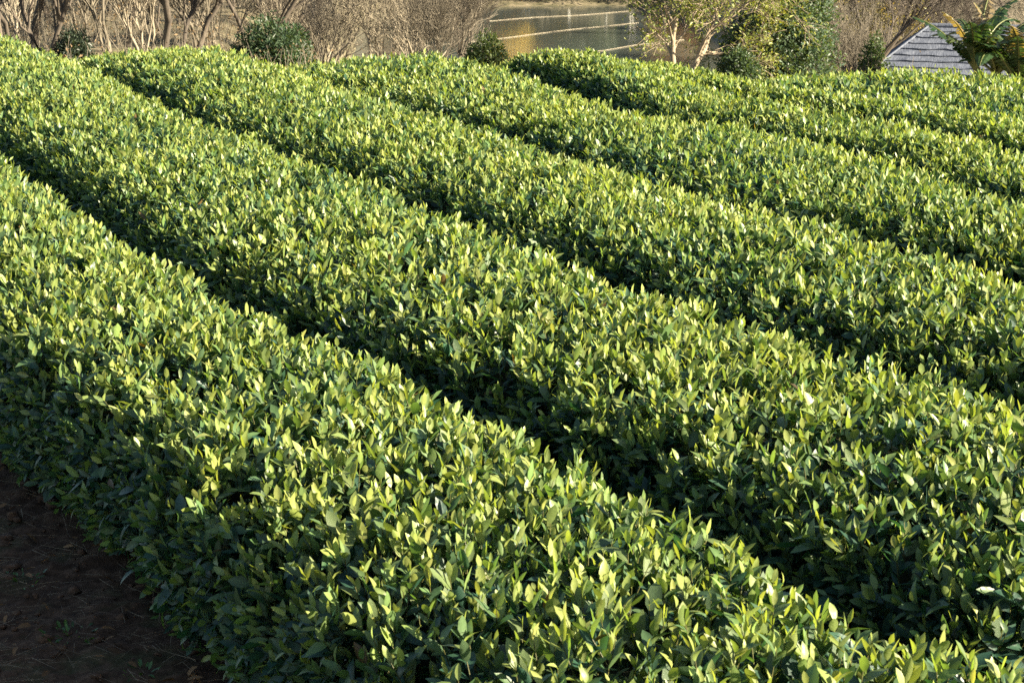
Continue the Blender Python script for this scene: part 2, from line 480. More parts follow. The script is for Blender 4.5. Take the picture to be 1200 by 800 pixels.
TRIS = 0
SHOOTS = 440
for li, sh, ri, label, n_own in ROWS:
    row = Row(li, sh, ri, li != 'a0')
    N = int(row.area() * SHOOTS)
    s = rng.random(N) * row.len; u = rng.random(N)
    P = row.pos(s, u); nn = row.normal(s, u)
    if (nn[:, 2] * (np.abs(u - .5) < .2)).sum() < 0: nn = -nn
    out = np.abs(P[:, 0]) - P[:, 1] * .2575
    keep = (out < .9) & (P[:, 1] > 3.6)
    # the side of the row that faces away from the camera is only thinly sampled
    hidden = (u > .74)
    keep &= ~(hidden & (rng.random(N) > .5))
    keep &= ~((u > .9) & (rng.random(N) > .5))
    # a few bare hollows between neighbouring bushes
    hol = vnoise(s, u * 2, 5.5, row.seed + 9)
    keep &= ~((hol > .62) & (rng.random(N) < .6))
    s, u, P, nn = s[keep], u[keep], P[keep], nn[keep]
    N = len(s)
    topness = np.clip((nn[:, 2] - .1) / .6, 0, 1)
    depth_in = rng.random(N) ** 1.3 * .125
    d = norm(nn * (.9 - .35 * topness)[:, None] + np.array([0, 0, 1.]) * (.45 + .5 * topness)[:, None] + rng.normal(0, .21, (N, 3)))
    slen = rng.uniform(.09, .15, N)
    tall = rng.random(N) < .035
    slen = np.where(tall & (topness > .5), slen + .035, slen)
    tipP = P - nn * depth_in[:, None] + d * (.03 + .03 * rng.random(N))[:, None]
    K = 6
    phi0 = rng.random(N) * 2 * math.pi
    ref = np.where(np.abs(d[:, 2:3]) > .95, np.array([[1., 0, 0]]), np.array([[0., 0, 1]]))
    e1 = norm(np.cross(d, ref)); e2 = np.cross(d, e1)
    B, A, NN, LL, CC = [], [], [], [], []
    vig = rng.normal(0, 1, N)                                   # vigour of the flush on this shoot
    patch = vnoise(P[:, 0], P[:, 1], 1.4, 2.2)
    for i in range(K):
        f = i / (K - 1)
        phi = phi0 + i * 2.4 + rng.normal(0, .25, N)
        r = np.cos(phi)[:, None] * e1 + np.sin(phi)[:, None] * e2
        th = np.radians(11 + 44 * f ** .8 + rng.normal(0, 11, N) + 10 * (1 - topness))
        a = norm(np.cos(th)[:, None] * d + np.sin(th)[:, None] * r + np.array([0, 0, -.22]) * (1 - topness)[:, None] * f)
        n0 = np.sin(th)[:, None] * d - np.cos(th)[:, None] * r
        n0 = norm(n0 - (n0 * a).sum(-1, keepdims=True) * a)
        tw = rng.normal(0, .36, N)
        n1 = np.cos(tw)[:, None] * n0 + np.sin(tw)[:, None] * np.cross(a, n0)
        base = tipP - d * (slen * f)[:, None]
        L = np.interp(f, [0, .2, .45, .8, 1], [.044, .062, .075, .081, .075]) * np.clip(rng.normal(1, .17, N), .5, 1.3)
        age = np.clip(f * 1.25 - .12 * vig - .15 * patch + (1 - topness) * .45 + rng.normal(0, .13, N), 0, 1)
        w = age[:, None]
        col = np.where(w < .5, YOUNG_LIT * (1 - 2 * w) + MID * 2 * w, MID * (2 - 2 * w) + OLD_SHADE * (2 * w - 1))
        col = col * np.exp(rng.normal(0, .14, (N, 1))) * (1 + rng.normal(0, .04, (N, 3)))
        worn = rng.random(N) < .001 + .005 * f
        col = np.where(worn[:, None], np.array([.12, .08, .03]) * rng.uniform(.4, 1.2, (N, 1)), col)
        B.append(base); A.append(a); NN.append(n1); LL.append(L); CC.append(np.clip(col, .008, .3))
    B, A, NN, CC = map(np.concatenate, (B, A, NN, CC)); LL = np.concatenate(LL)
    var = rng.integers(0, 8, len(B))
    ctr = P.mean(0)
    root = empty('tea_hedge', (float(np.median(P[:, 0])), float(np.median(P[:, 1])), 0))
    tag(root, label, 'tea hedge', 'clipped tea hedges in parallel rows')
    org = np.array(root.location)
    B = B - org
    # the leaves that show largest are objects of their own
    px, py, dep = project(B + A * (.5 * LL)[:, None] + org)
    size = LL / dep * np.abs(np.linalg.norm(A - A * 0, axis=1))
    inside = (px > 5) & (px < 1195) & (py > 5) & (py < 795)
    view = norm(np.array([0, 0, CAM_Z]) - (B + org))
    facing = np.abs((NN * view).sum(-1))
    cell = (px // 7).astype(int) * 10000 + (py // 7).astype(int)
    front = np.zeros(len(B), bool)
    okk = np.nonzero(inside)[0]
    order = okk[np.lexsort((dep[okk], cell[okk]))]
    first = np.concatenate([[True], np.diff(cell[order]) != 0]) if len(order) else np.array([], bool)
    front[order[first]] = True
    score = np.where(front & (facing > .45), size * facing, -1)
    pick = np.argsort(-score)[:n_own]
    pick = pick[score[pick] > 0]
    for i in pick:
        age_i = np.clip((CC[i, 0] - OLD_SHADE[0]) / (YOUNG_LIT[0] - OLD_SHADE[0]), 0, 1)
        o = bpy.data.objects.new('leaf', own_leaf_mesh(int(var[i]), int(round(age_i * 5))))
        a, n = A[i], NN[i]; b = np.cross(a, n); L = LL[i]
        o.matrix_local = Matrix(((b[0] * L, a[0] * L, n[0] * L, B[i, 0]), (b[1] * L, a[1] * L, n[1] * L, B[i, 1]), (b[2] * L, a[2] * L, n[2] * L, B[i, 2]), (0, 0, 0, 1)))
        C.objects.link(o); o.parent = root
    rest = np.ones(len(B), bool); rest[pick] = False
    lvl = np.where(dep < 7.2, 0, np.where(dep < 11.0, 1, 3))
    parts = []
    for lv in (0, 1, 3):
        m = rest & (lvl == lv)
        if m.any():
            parts.append(leaf_batch(B[m], A[m], NN[m], LL[m], CC[m], lv, var[m]))
    # green shoot stems
    m = P[:, 1] < 11
    if m.any():
        sv, sf = sticks((tipP - d * (slen * 1.25)[:, None] - org)[m], (tipP - org)[m], .0022, .0012)
        parts.append((sv, np.zeros((0, 3), int), sf, np.repeat(np.array([[.10, .10, .035]]), len(sv), 0)))
    V, Fc, K_ = join_parts(parts)
    TRIS += sum(len(f) * (f.shape[1] - 2) for f in Fc)
    o = mesh_obj('foliage', V, Fc, M_TEA, root, K_); tag(o, kind='stuff')
    # dark hull added inside the bush to block light through the leaves
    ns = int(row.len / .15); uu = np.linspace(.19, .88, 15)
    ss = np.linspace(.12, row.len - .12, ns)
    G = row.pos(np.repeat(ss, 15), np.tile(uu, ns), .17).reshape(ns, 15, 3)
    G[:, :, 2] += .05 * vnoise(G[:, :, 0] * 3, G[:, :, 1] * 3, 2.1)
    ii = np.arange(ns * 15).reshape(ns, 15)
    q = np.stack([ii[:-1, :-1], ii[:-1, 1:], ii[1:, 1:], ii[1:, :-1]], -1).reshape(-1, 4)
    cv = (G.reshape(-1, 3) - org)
    # stems from the soil up into the bush
    nst = int(row.len * 26)
    s0 = rng.random(nst) * row.len
    c0 = row.pos(s0, np.full(nst, .5)); el = row.pos(s0, np.full(nst, .02)); er = row.pos(s0, np.full(nst, .98))
    mixf = rng.uniform(.15, .85, nst)[:, None]
    foot = el * (1 - mixf) + er * mixf; foot[:, 2] = terrain(foot[:, 0], foot[:, 1]) - .02
    head = el * (1 - mixf) + er * mixf + rng.normal(0, .09, (nst, 3)); head[:, 2] = foot[:, 2] + rng.uniform(.32, .6, nst)
    bv, bf = sticks(foot - org, head - org, rng.uniform(.006, .013, nst), .004, 4)
    o = mesh_obj('branches', np.vstack([cv, bv]), np.vstack([q, bf + len(cv)]), M_CORE, root); tag(o, kind='stuff')  # light-blocking hull joined with the stems


# ------------------------------------------------------------------ soil litter beside the first hedge
n = 2600
p = np.stack([rng.uniform(-3.2, -.3, n), rng.uniform(4.3, 9.2, n), np.zeros(n)], 1)
a0 = EDGE['a0']
edge_x = np.interp(-p[:, 1], -a0[:, 1], a0[:, 0])
p = p[p[:, 0] < edge_x + .25]; n = len(p)
ang = rng.random(n) * 2 * math.pi; ln = rng.uniform(.03, .15, n) * np.where(rng.random(n) < .1, 1.8, 1)
dv = np.stack([np.cos(ang) * ln, np.sin(ang) * ln, rng.normal(0, .012, n)], 1)
p[:, 2] = .03 + rng.random(n) * .018
sv, sf = sticks(p, p + dv, rng.uniform(.0006, .0016, n), .0006)
o = mesh_obj('straw', sv, sf, M_STRAW); tag(o, 'scattered dry straw and twigs on the shaded bare soil', 'straw', kind='stuff')
cl = []
n = 900
cp_ = np.stack([rng.uniform(-3.0, -.4, n), rng.uniform(4.4, 9.0, n)], 1)
cp_ = cp_[cp_[:, 0] < np.interp(-cp_[:, 1], -a0[:, 1], a0[:, 0]) + .15]
ico = [(0, 0, 1), (.89, 0, .45), (.28, .85, .45), (-.72, .53, .45), (-.72, -.53, .45), (.28, -.85, .45), (.72, .53, -.45), (-.28, .85, -.45), (-.89, 0, -.45), (-.28, -.85, -.45), (.72, -.53, -.45), (0, 0, -1)]
ico = np.array(ico)
icf = np.array([(0,1,2),(0,2,3),(0,3,4),(0,4,5),(0,5,1),(1,6,2),(2,7,3),(3,8,4),(4,9,5),(5,10,1),(6,7,2),(7,8,3),(8,9,4),(9,10,5),(10,6,1),(11,7,6),(11,8,7),(11,9,8),(11,10,9),(11,6,10)])
Vc, Fc = [], []
for i, (x, y) in enumerate(cp_):
    r = .006 + .024 * rng.random() ** 3
    v = ico * (1 + rng.normal(0, .32, (12, 1))) * r * np.array([1.2, 1, .7]) + np.array([x, y, .018])
    Vc.append(v); Fc.append(icf + 12 * i)
o = mesh_obj('soil_clods', np.concatenate(Vc), np.concatenate(Fc), M_CLOD, smooth=True); tag(o, 'small crumbled soil clods on the shaded bare earth', 'soil', kind='stuff')
# fallen tea leaves
n = 420
fp = np.stack([rng.uniform(-3.0, -.4, n), rng.uniform(4.4, 9.0, n), rng.uniform(.035, .05, n)], 1)
fp = fp[fp[:, 0] < np.interp(-fp[:, 1], -a0[:, 1], a0[:, 0]) + .2]; n = len(fp)
t_ = rng.random(n) * 2 * math.pi
fa = norm(np.stack([np.cos(t_), np.sin(t_), rng.normal(0, .25, n)], 1)); fb = norm(np.array([[0, 0, 1.]]) + rng.normal(0, .3, (n, 3)))
fn = norm(fb - (fa * fb).sum(-1, keepdims=True) * fa)
fc = np.array([.15, .085, .04]) * rng.uniform(.4, 1.5, (n, 1))
v, t, q, c = leaf_batch(fp, fa, fn, rng.uniform(.03, .07, n), fc, 1, rng.integers(0, 8, n))
o = mesh_obj('fallen_leaves', v, [t, q], M_DRY, None, c); tag(o, 'brown fallen tea leaves scattered on the shaded bare soil', 'fallen leaves', kind='stuff')
# low weeds
wb, wa, wn_, wl_, wc = [], [], [], [], []
for cx, cy, k, rad in [(-1.62, 6.85, 45, .10), (-1.75, 6.2, 60, .16), (-1.38, 5.95, 50, .15), (-1.15, 6.15, 22, .07), (-1.95, 7.4, 30, .12), (-1.5, 5.5, 80, .22), (-1.05, 5.45, 40, .15), (-1.3, 6.5, 18, .06)]:
    for _ in range(k):
        t = rng.random() * 2 * math.pi; q = rad * math.sqrt(rng.random())
        wb.append((cx * .97 + q * math.cos(t), cy * .97 + q * math.sin(t), .02))
        a = np.array([math.cos(t), math.sin(t), rng.uniform(.3, 1.6)]); a /= np.linalg.norm(a)
        nn_ = np.array([0, 0, 1.]) - a * a[2]; nn_ /= np.linalg.norm(nn_)
        wa.append(a); wn_.append(nn_); wl_.append(rng.uniform(.012, .04)); wc.append(np.array([.05, .10, .025]) * rng.uniform(.6, 1.4))
v, t, q, c = leaf_batch(np.array(wb), np.array(wa), np.array(wn_), np.array(wl_), np.array(wc), 1, rng.integers(0, 8, len(wb)))
o = mesh_obj('weeds', v, [t, q], M_TREELEAF, None, c); tag(o, 'low green weeds creeping over the shaded bare soil', 'weeds', kind='stuff')

# ------------------------------------------------------------------ trees
def grow(p, d, length, r, depth, out, rnd, spread=.6, up=.12, kids=(3, 6), taper=.55, wob=.14, bole=.3):
    nseg = 5 if depth > 2 else (4 if depth > 0 else 3)
    pts = [p]; rad = [r]
    for i in range(nseg):
        d = (d + Vector((rnd.gauss(0, wob), rnd.gauss(0, wob), rnd.gauss(0, wob) + up * .5))).normalized()
        p = p + d * (length / nseg)
        pts.append(p); rad.append(r * (1 - (1 - taper) * (i + 1) / nseg))
    out.append((depth, pts, rad))
    if depth == 0:
        return
    for k in range(rnd.randint(*kids)):
        t = rnd.uniform(bole, 1.0); j = min(nseg - 1, int(t * nseg)); fr = t * nseg - j
        q = pts[j].lerp(pts[j + 1], min(1, fr)) 
        dd = (pts[j + 1] - pts[j]).normalized()
        az = rnd.random() * 2 * math.pi
        u = dd.orthogonal().normalized(); w = dd.cross(u)
        side = u * math.cos(az) + w * math.sin(az)
        sp = spread * rnd.uniform(.6, 1.4)
        nd = (dd + side * sp + Vector((0, 0, up))).normalized()
        grow(q, nd, length * rnd.uniform(.5, .78), max(.004, rad[j] * rnd.uniform(.42, .66)), depth - 1, out, rnd, spread, up, kids, taper, wob)

def tree_meshes(seed, trunks, height, r, depth=4, spread=.6, up=.12, kids=(3, 6), lean=.25, leaf=None, minr=.0045, bole=.3):
    """returns trunk arrays, branch arrays and leaf arrays of one tree standing at the origin"""
    rnd = random.Random(seed); out = []
    for k in range(trunks):
        az = k * 2 * math.pi / trunks + rnd.random()
        ln = lean * rnd.uniform(.5, 1.3) if trunks > 1 else rnd.uniform(0, .1)
        d = Vector((math.cos(az) * ln, math.sin(az) * ln, 1)).normalized()
        p = Vector((math.cos(az), math.sin(az), 0)) * (r * 1.1 if trunks > 1 else 0) + Vector((0, 0, -.25))
        grow(p, d, height * rnd.uniform(.42, .6), r * rnd.uniform(.75, 1.1), depth, out, rnd, spread, up, kids, bole=bole)
    TV, TF, BV, BF = [], [], [], []; to = bo = 0
    tips = []
    for dep, pts, rad in out:
        pts = np.array([tuple(q) for q in pts]); rad = np.maximum(np.array(rad), minr)
        if dep == depth:
            v, f = tube(pts, rad, 8, to); TV.append(v); TF.append(f); to += len(v)
        else:
            v, f = tube(pts, rad, 5 if dep == depth - 1 else 3, bo); BV.append(v); BF.append(f); bo += len(v)
            if dep <= 1: tips.append(pts)
    L = None
    if leaf:
        per, size, c1, c2 = leaf
        B, A, N_, S_, K_ = [], [], [], [], []
        tp = np.concatenate([t[1:] for t in tips])
        m = len(tp) * per
        src = np.repeat(tp, per, 0) + rng.normal(0, size * 1.2, (m, 3))
        a = norm(rng.normal(0, 1, (m, 3)) + np.array([0, 0, -.3])); b = norm(rng.normal(0, 1, (m, 3)) + np.array([0, 0, .8]))
        n_ = norm(b - (a * b).sum(-1, keepdims=True) * a)
        w = rng.random((m, 1)); col = np.array(c1) * w + np.array(c2) * (1 - w)
        col = col * np.exp(rng.normal(0, .18, (m, 1)))
        v, t, q, c = leaf_batch(src, a, n_, size * rng.uniform(.6, 1.4, m), col, 2, rng.integers(0, 8, m))
        L = (v, t, c)
    return (np.concatenate(TV), np.concatenate(TF)), (np.concatenate(BV), np.concatenate(BF)), L

def build_tree(name, arrays, bark, leafmat=None):
    root = empty(name)
    (tv, tf), (bv, bf), L = arrays
    mesh_obj('trunk', tv, tf, bark, root)
    o = mesh_obj('branches', bv, bf, bark, root); tag(o, kind='stuff')
    if L is not None:
        o = mesh_obj('crown', L[0], L[1], leafmat, root, L[2], smooth=False); tag(o, kind='stuff')
    return root

def copy_tree(root):
    c = root.copy(); C.objects.link(c)
    for ch in [o for o in C.objects if o.parent is root]:
        k = ch.copy(); C.objects.link(k); k.parent = c
    return c

def put(o, px, dist, rot, sc=1.0, dz=0.):
    x = (px - 600) / 2345.0 * dist
    o.location = (x, dist, float(terrain(x, dist)) + dz)
    o.rotation_euler = (0, 0, rot)
    o.scale = (sc, sc, sc)
    return o

# bare trees: sources
SRC = [build_tree('bare_tree', tree_meshes(21, 3, 4.4, .05, 4, .5, .16, (4, 6), .22), M_BARK),
       build_tree('bare_tree', tree_meshes(33, 1, 5.2, .085, 5, .6, .12, (4, 5)), M_BARK_DARK),
       build_tree('bare_tree', tree_meshes(47, 6, 3.6, .034, 4, .45, .14, (3, 5), .5), M_BARK_TAN),
       build_tree('bare_tree', tree_meshes(58, 2, 4.8, .065, 4, .55, .14, (5, 7), .16), M_BARK_DARK)]
used = set()
BARE = [  # source, pixel column, distance, turn, scale, label
    (1, 15, 40, .3, .8, 'dark bare tree beyond the tea, the last one before the corner of the wood'),
    (3, 55, 38, 1.9, .85, 'dark twin-stemmed bare tree beside a low dark shrub behind the tea'),
    (1, 62, 55, 2.2, .9, 'bare tree set far back behind the dark twin-stemmed tree'),
    (0, 105, 50, 4.0, .9, 'grey bare tree standing back from the tea on the litter slope'),
    (2, 168, 41, .2, .9, 'pale brown bare tree with many slim stems rising close together'),
    (3, 205, 42, 3.3, .8, 'dark bare tree next to the many-stemmed pale brown tree'),
    (0, 240, 46, 2.6, .85, 'grey bare tree between the pale many-stemmed tree and the round evergreen bush'),
    (1, 292, 60, 5.1, 1., 'large dark bare tree rising straight behind the round evergreen bush'),
    (3, 342, 52, .9, .9, 'dark bare tree just past the round evergreen bush'),
    (0, 395, 55, 1.3, .9, 'grey bare tree between the evergreen bush and the spreading stems by the lake'),
    (2, 452, 47, 3.4, 1.15, 'bare tree with many fanned-out stems spreading by the lakeside'),
    (2, 492, 45, 5.6, 1.0, 'smaller fan-stemmed bare tree next to the spreading one by the lake'),
    (3, 545, 49, 4.4, .75, 'slender bare tree standing at the lake edge behind the small bush'),
    (1, 985, 62, 4.7, .9, 'dark bare tree behind the rounded evergreen tree'),
    (0, 1018, 52, .7, .8, 'grey bare tree between the evergreen tree and the hut'),
    (3, 1060, 60, 2.9, .95, 'dark bare tree rising behind the corner of the hut roof'),
    (0, 880, 66, 5.5, .95, 'grey bare tree far behind the pale-trunked leafy tree'),
    (1, 1130, 66, 1.1, 1., 'bare tree rising behind the ridge of the hut roof'),
    (2, 1185, 60, 3.0, 1., 'many-stemmed bare tree behind the banana plant'),
]
for si, px, dist, rot, sc, lab in BARE:
    o = SRC[si] if si not in used else copy_tree(SRC[si])
    used.add(si)
    put(o, px, dist, rot, sc)
    tag(o, lab, 'tree', 'bare winter trees beyond the tea field')

# distant wood on the slope behind: kept to what can be told apart
for si, px, dist, rot, sc, lab in [
    (2, 30, 52, .4, 1., 'many-stemmed bare tree behind the corner of the wood'),
    (0, 128, 40, 2.2, .8, 'slim bare tree close behind the tea, beside the pale many-stemmed tree'),
    (2, 262, 52, 1.5, 1., 'many-stemmed bare tree half hidden by the round evergreen bush'),
    (2, 372, 48, 4.9, 1., 'many-stemmed bare tree leaning over the round evergreen bush'),
    (0, 520, 42, 3.7, .7, 'pale slim bare tree next to the small lakeside bush'),
    (2, 955, 54, 1.1, 1., 'many-stemmed bare tree showing past the rounded evergreen tree'),
    (2, 1030, 62, 4.2, .9, 'many-stemmed bare tree in the back behind the hut corner')]:
    o = put(copy_tree(SRC[si]), px, dist, rot, sc)
    tag(o, lab, 'tree', 'bare winter trees beyond the tea field')
for px, dist in [(6, 37), (38, 43), (148, 44), (190, 38), (228, 42), (300, 43), (1000, 47), (1075, 56)]:
    o = put(copy_tree(SRC[1]), px, dist, px * .7, 1.0 + .3 * (px % 3) / 2)
    tag(o, 'dark upright bare tree in the front rank of the wood edge' if px < 700 else 'dark upright bare tree between the evergreen tree and the hut', 'tree', 'upright bare trees along the wood edge')
for k in range(34):
    px = random.choice([random.uniform(-40, 370), random.uniform(-40, 370), random.uniform(940, 1240)])
    si = random.choice([0, 0, 1, 1, 2, 3])
    o = put(copy_tree(SRC[si]), px, random.uniform(58, 98), random.uniform(0, 6.28), random.uniform(1.0, 1.5))
    where = 'behind the hut side of the lake' if px > 700 else 'at the back of the wood'
    tag(o, ['grey three-stemmed bare tree in the thicket ', 'dark single-stemmed bare tree in the thicket ', 'tan many-stemmed bare tree in the thicket ', 'dark twin-stemmed bare tree in the thicket '][si] + where, 'tree', 'thicket at the back of the wood')
wood = copy_tree(SRC[1]); put(wood, 130, 72, 1.0, 1.1); tag(wood, 'bare tree deep in the wood behind the grey tree on the litter slope', 'tree', 'bare winter trees beyond the tea field')
wood = copy_tree(SRC[0]); put(wood, 350, 76, 3.0, 1.2); tag(wood, 'bare tree deepest in the wood beyond the round evergreen bush', 'tree', 'bare winter trees beyond the tea field')
wood = copy_tree(SRC[3]); put(wood, 20, 74, 5.0, 1.2); tag(wood, 'bare tree deepest in the wood behind the corner tree', 'tree', 'bare winter trees beyond the tea field')
wood = copy_tree(SRC[3]); put(wood, 225, 80, 2.0, 1.2); tag(wood, 'bare tree deepest in the wood behind the many-stemmed pale brown tree', 'tree', 'bare winter trees beyond the tea field')

# leafy tree with pale trunks, evergreen tree
t = build_tree('leafy_tree', tree_meshes(71, 3, 3.7, .06, 4, .8, .06, (4, 5), .2, bole=.5, leaf=(2, .066, (.20, .21, .045), (.10, .14, .04))), M_BARK_PALE, M_TREELEAF)
put(t, 792, 36, 1.2, 1.05)
tag(t, 'leafy yellow-green tree with pale trunks beside the lake', 'tree')
t = build_tree('leafy_tree', tree_meshes(97, 2, 3.8, .05, 4, .7, .05, (4, 5), .3, leaf=(2, .08, (.25, .19, .07), (.16, .16, .06))), M_BARK, M_TREELEAF)
put(t, 1000, 58, 2.4, 1.15)
tag(t, 'thinly leaved tan and green tree behind the rounded evergreen tree', 'tree')

# round bushes
def bush(name, seed, rx, rz, nleaf, size, c1, c2, px, dist, label, dz=0., trunk=False):
    r_ = np.random.default_rng(seed)
    root = empty(name)
    nl = 34
    ld = norm(r_.normal(0, 1, (nl, 3))); ld[:, 2] = np.abs(ld[:, 2]) * 1.15 - .2
    lr = r_.uniform(.22, .42, nl)
    lc = ld * (1 - lr * r_.uniform(.7, 1.1, nl))[:, None]
    pick_ = r_.choice(nl, nleaf, p=lr ** 2 / (lr ** 2).sum())
    dirs = norm(r_.normal(0, 1, (nleaf, 3)))
    P = (lc[pick_] + dirs * (lr[pick_] * (1 - .5 * r_.random(nleaf) ** 2))[:, None]) * np.array([rx, rx, rz])
    P += r_.normal(0, .035, (nleaf, 3)) * rx
    dirs = norm(P / np.array([rx, rx, rz]) + dirs)
    a = norm(dirs + r_.normal(0, .7, (nleaf, 3))); b = norm(r_.normal(0, .6, (nleaf, 3)) + dirs + np.array([0, 0, .6]))
    n_ = norm(b - (a * b).sum(-1, keepdims=True) * a)
    w = r_.random((nleaf, 1)); col = (np.array(c1) * w + np.array(c2) * (1 - w)) * np.exp(r_.normal(0, .2, (nleaf, 1)))
    v, t, q, c = leaf_batch(P, a, n_, size * r_.uniform(.6, 1.4, nleaf), col, 2, r_.integers(0, 8, nleaf))
    o = mesh_obj('foliage', v, t, M_TREELEAF, root, c, smooth=False); tag(o, kind='stuff')
    k = 40
    p0 = np.zeros((k, 3)); p0[:, :2] = r_.normal(0, .12, (k, 2)); p0[:, 2] = -.3
    d2 = norm(r_.normal(0, 1, (k, 3))); d2[:, 2] = np.abs(d2[:, 2])
    v, f = sticks(p0, d2 * np.array([rx, rx, rz]) * .75, .03, .008, 4)
    o = mesh_obj('branches', v, f, M_BARK_DARK, root); tag(o, kind='stuff')
    if trunk:
        hs = np.linspace(-.3, rz * .8, 7)
        v, f = tube(np.stack([.08 * np.sin(hs * 2), .05 * np.cos(hs * 1.5), hs], 1), np.linspace(.10, .03, 7), 8)
        mesh_obj('trunk', v, f, M_BARK_DARK, root)
    put(root, px, dist, 0, 1, dz)
    tag(root, label, 'tree' if trunk else 'bush')
bush('evergreen_bush', 3, .95, 1.38, 17000, .085, (.026, .05, .026), (.05, .078, .036), 320, 38, 'round dark evergreen bush standing beyond the tea before the bare trees')
bush('evergreen_bush', 5, .52, 1.22, 9000, .07, (.04, .065, .022), (.075, .10, .03), 570, 36, 'small low green bush at the lake edge just behind the tea')
bush('evergreen_bush', 8, .42, .85, 6000, .07, (.022, .035, .024), (.04, .055, .035), 86, 38, 'small dark shrub between bare trunks at the wood edge')
bush('evergreen_tree', 14, 1.22, 2.8, 21000, .085, (.035, .065, .036), (.075, .11, .06), 917, 38, 'rounded dull green evergreen tree between the pale-trunked tree and the hut', trunk=True)
bush('evergreen_bush', 9, .5, .9, 6000, .07, (.03, .055, .025), (.05, .08, .035), 866, 35.5, 'low dark green shrub at the foot of the rounded evergreen tree')
bush('evergreen_bush', 12, .5, 2.0, 6000, .08, (.03, .055, .02), (.06, .09, .03), 1022, 43, 'tall narrow green shrub against the near corner of the hut')

# dry undergrowth: thin bare shoots and tan leaves over the litter slope
m = 14000
yy = rng.uniform(28, 105, m); xx = rng.uniform(-.30, .34, m) * yy
zz = terrain(xx, yy)
ok = (zz > LAKE_Z + .2) & (yy > 33) & ~((xx > -1.5) & (xx < 6.5) & (yy < 60)) & ((xx < -.09 * yy) | (yy > 70) | (rng.random(m) < .3)) & ~((xx > 7.0) & (yy < 56))
xx, yy, zz = xx[ok], yy[ok], zz[ok]; m = len(xx)
dens = vnoise(xx, yy, .5, 4) > -.25
xx, yy, zz = xx[dens], yy[dens], zz[dens]; m = len(xx)
p0 = np.stack([xx, yy, zz - .05], 1)
p1 = p0 + np.stack([rng.normal(0, .25, m), rng.normal(0, .25, m), rng.uniform(.25, 1.1, m)], 1)
sv, sf = sticks(p0, p1, .008, .004)
o = mesh_obj('undergrowth', sv, sf, M_BARK); tag(o, 'thin bare shoots of undergrowth covering the wooded slope', 'undergrowth', kind='stuff')
k = 3
src = np.repeat(p1, k, 0) + rng.normal(0, .16, (m * k, 3)); src[:, 2] -= rng.random(m * k) * .4
a = norm(rng.normal(0, 1, (m * k, 3))); b = norm(rng.normal(0, 1, (m * k, 3)) + np.array([0, 0, .7])); n_ = norm(b - (a * b).sum(-1, keepdims=True) * a)
w = rng.random((m * k, 1)); col = (np.array((.20, .135, .075)) * w + np.array((.13, .10, .06)) * (1 - w)) * np.exp(rng.normal(0, .25, (m * k, 1)))
v, t, q, c = leaf_batch(src, a, n_, rng.uniform(.04, .09, m * k), col, 2, rng.integers(0, 8, m * k))
o = mesh_obj('dry_leaves', v, t, M_DRY, None, c, smooth=False); tag(o, 'tan dry leaves clinging to the undergrowth of the wooded slope', 'dry leaves', kind='stuff')

# ------------------------------------------------------------------ far shore trees
FAR = {
    'evergreen': tree_meshes(101, 2, 4.6, .045, 4, .8, 0, (4, 6), .2, leaf=(3, .17, (.035, .065, .035), (.06, .09, .045))),
    'yellow': tree_meshes(103, 3, 4.6, .04, 4, .7, 0, (4, 6), .25, leaf=(3, .16, (.55, .43, .11), (.40, .33, .09))),
    'brown': tree_meshes(105, 3, 4.4, .04, 4, .75, 0, (4, 6), .3, leaf=(2, .15, (.28, .17, .08), (.2, .14, .07))),
}
far_src = {}
for kind, x, y, sc, lab in [
    ('yellow', .9, 118.0, 1., 'golden yellow tree on the far shore, mirrored in the lake'),
    ('evergreen', 3.3, 118.3, 1.05, 'dark evergreen tree beside the golden tree on the far shore'),
    ('evergreen', 5.6, 119, 1.1, 'second dark evergreen tree on the far shore, counted from the golden tree'),
    ('brown', -1.3, 119.5, 1.05, 'russet tree on the far shore, on the wooded side of the golden tree'),
    ('evergreen', -3.3, 119, .9, 'dark evergreen tree on the far shore, on the wooded side of the golden tree'),
    ('brown', -5.6, 119, 1.1, 'russet tree on the far shore where the lake meets the wood'),
    ('brown', 7.9, 118.5, 1., 'russet tree on the far shore behind the pale-trunked leafy tree'),
    ('evergreen', 10.4, 119, 1.1, 'dark evergreen tree on the far shore behind the rounded evergreen tree'),
    ('brown', 2.2, 122, 1.2, 'russet tree up the bank behind the golden tree'),
    ('evergreen', 7.2, 123, 1.3, 'dark evergreen tree up the bank behind the far shore')]:
    if kind not in far_src:
        o = build_tree('shore_tree', FAR[kind], M_WHITEWASH if kind != 'brown' else M_BARK_PALE, M_TREELEAF); far_src[kind] = o
    else:
        o = copy_tree(far_src[kind])
    o.location = (x, y, float(terrain(x, y))); o.rotation_euler = (0, 0, x * 1.3); o.scale = (sc, sc, sc)
    tag(o, lab, 'tree', 'trees on the far shore of the lake')

# floating booms on the water
def boom(x0, y0, x1, y1, label):
    m = 30
    t = np.linspace(0, 1, m)
    pts = np.stack([x0 + (x1 - x0) * t, y0 + (y1 - y0) * t + .25 * np.sin(t * 9 + x0), np.full(m, LAKE_Z + .02)], 1)
    v, f = tube(pts, np.full(m, .009), 6)
    o = mesh_obj('floating_boom', v, f, M_BOOM)
    tag(o, label, 'boom', 'pale booms floating on the lake')
boom(-1.2, 106.0, 6.5, 112.0, 'pale boom floating on the lake closest to the far shore')
boom(-4.4, 91.5, 6.6, 105.0, 'long pale boom floating across the middle of the lake')
boom(3.3, 89.5, 8.2, 95.5, 'short pale boom floating on the lake beside the pale-trunked tree')

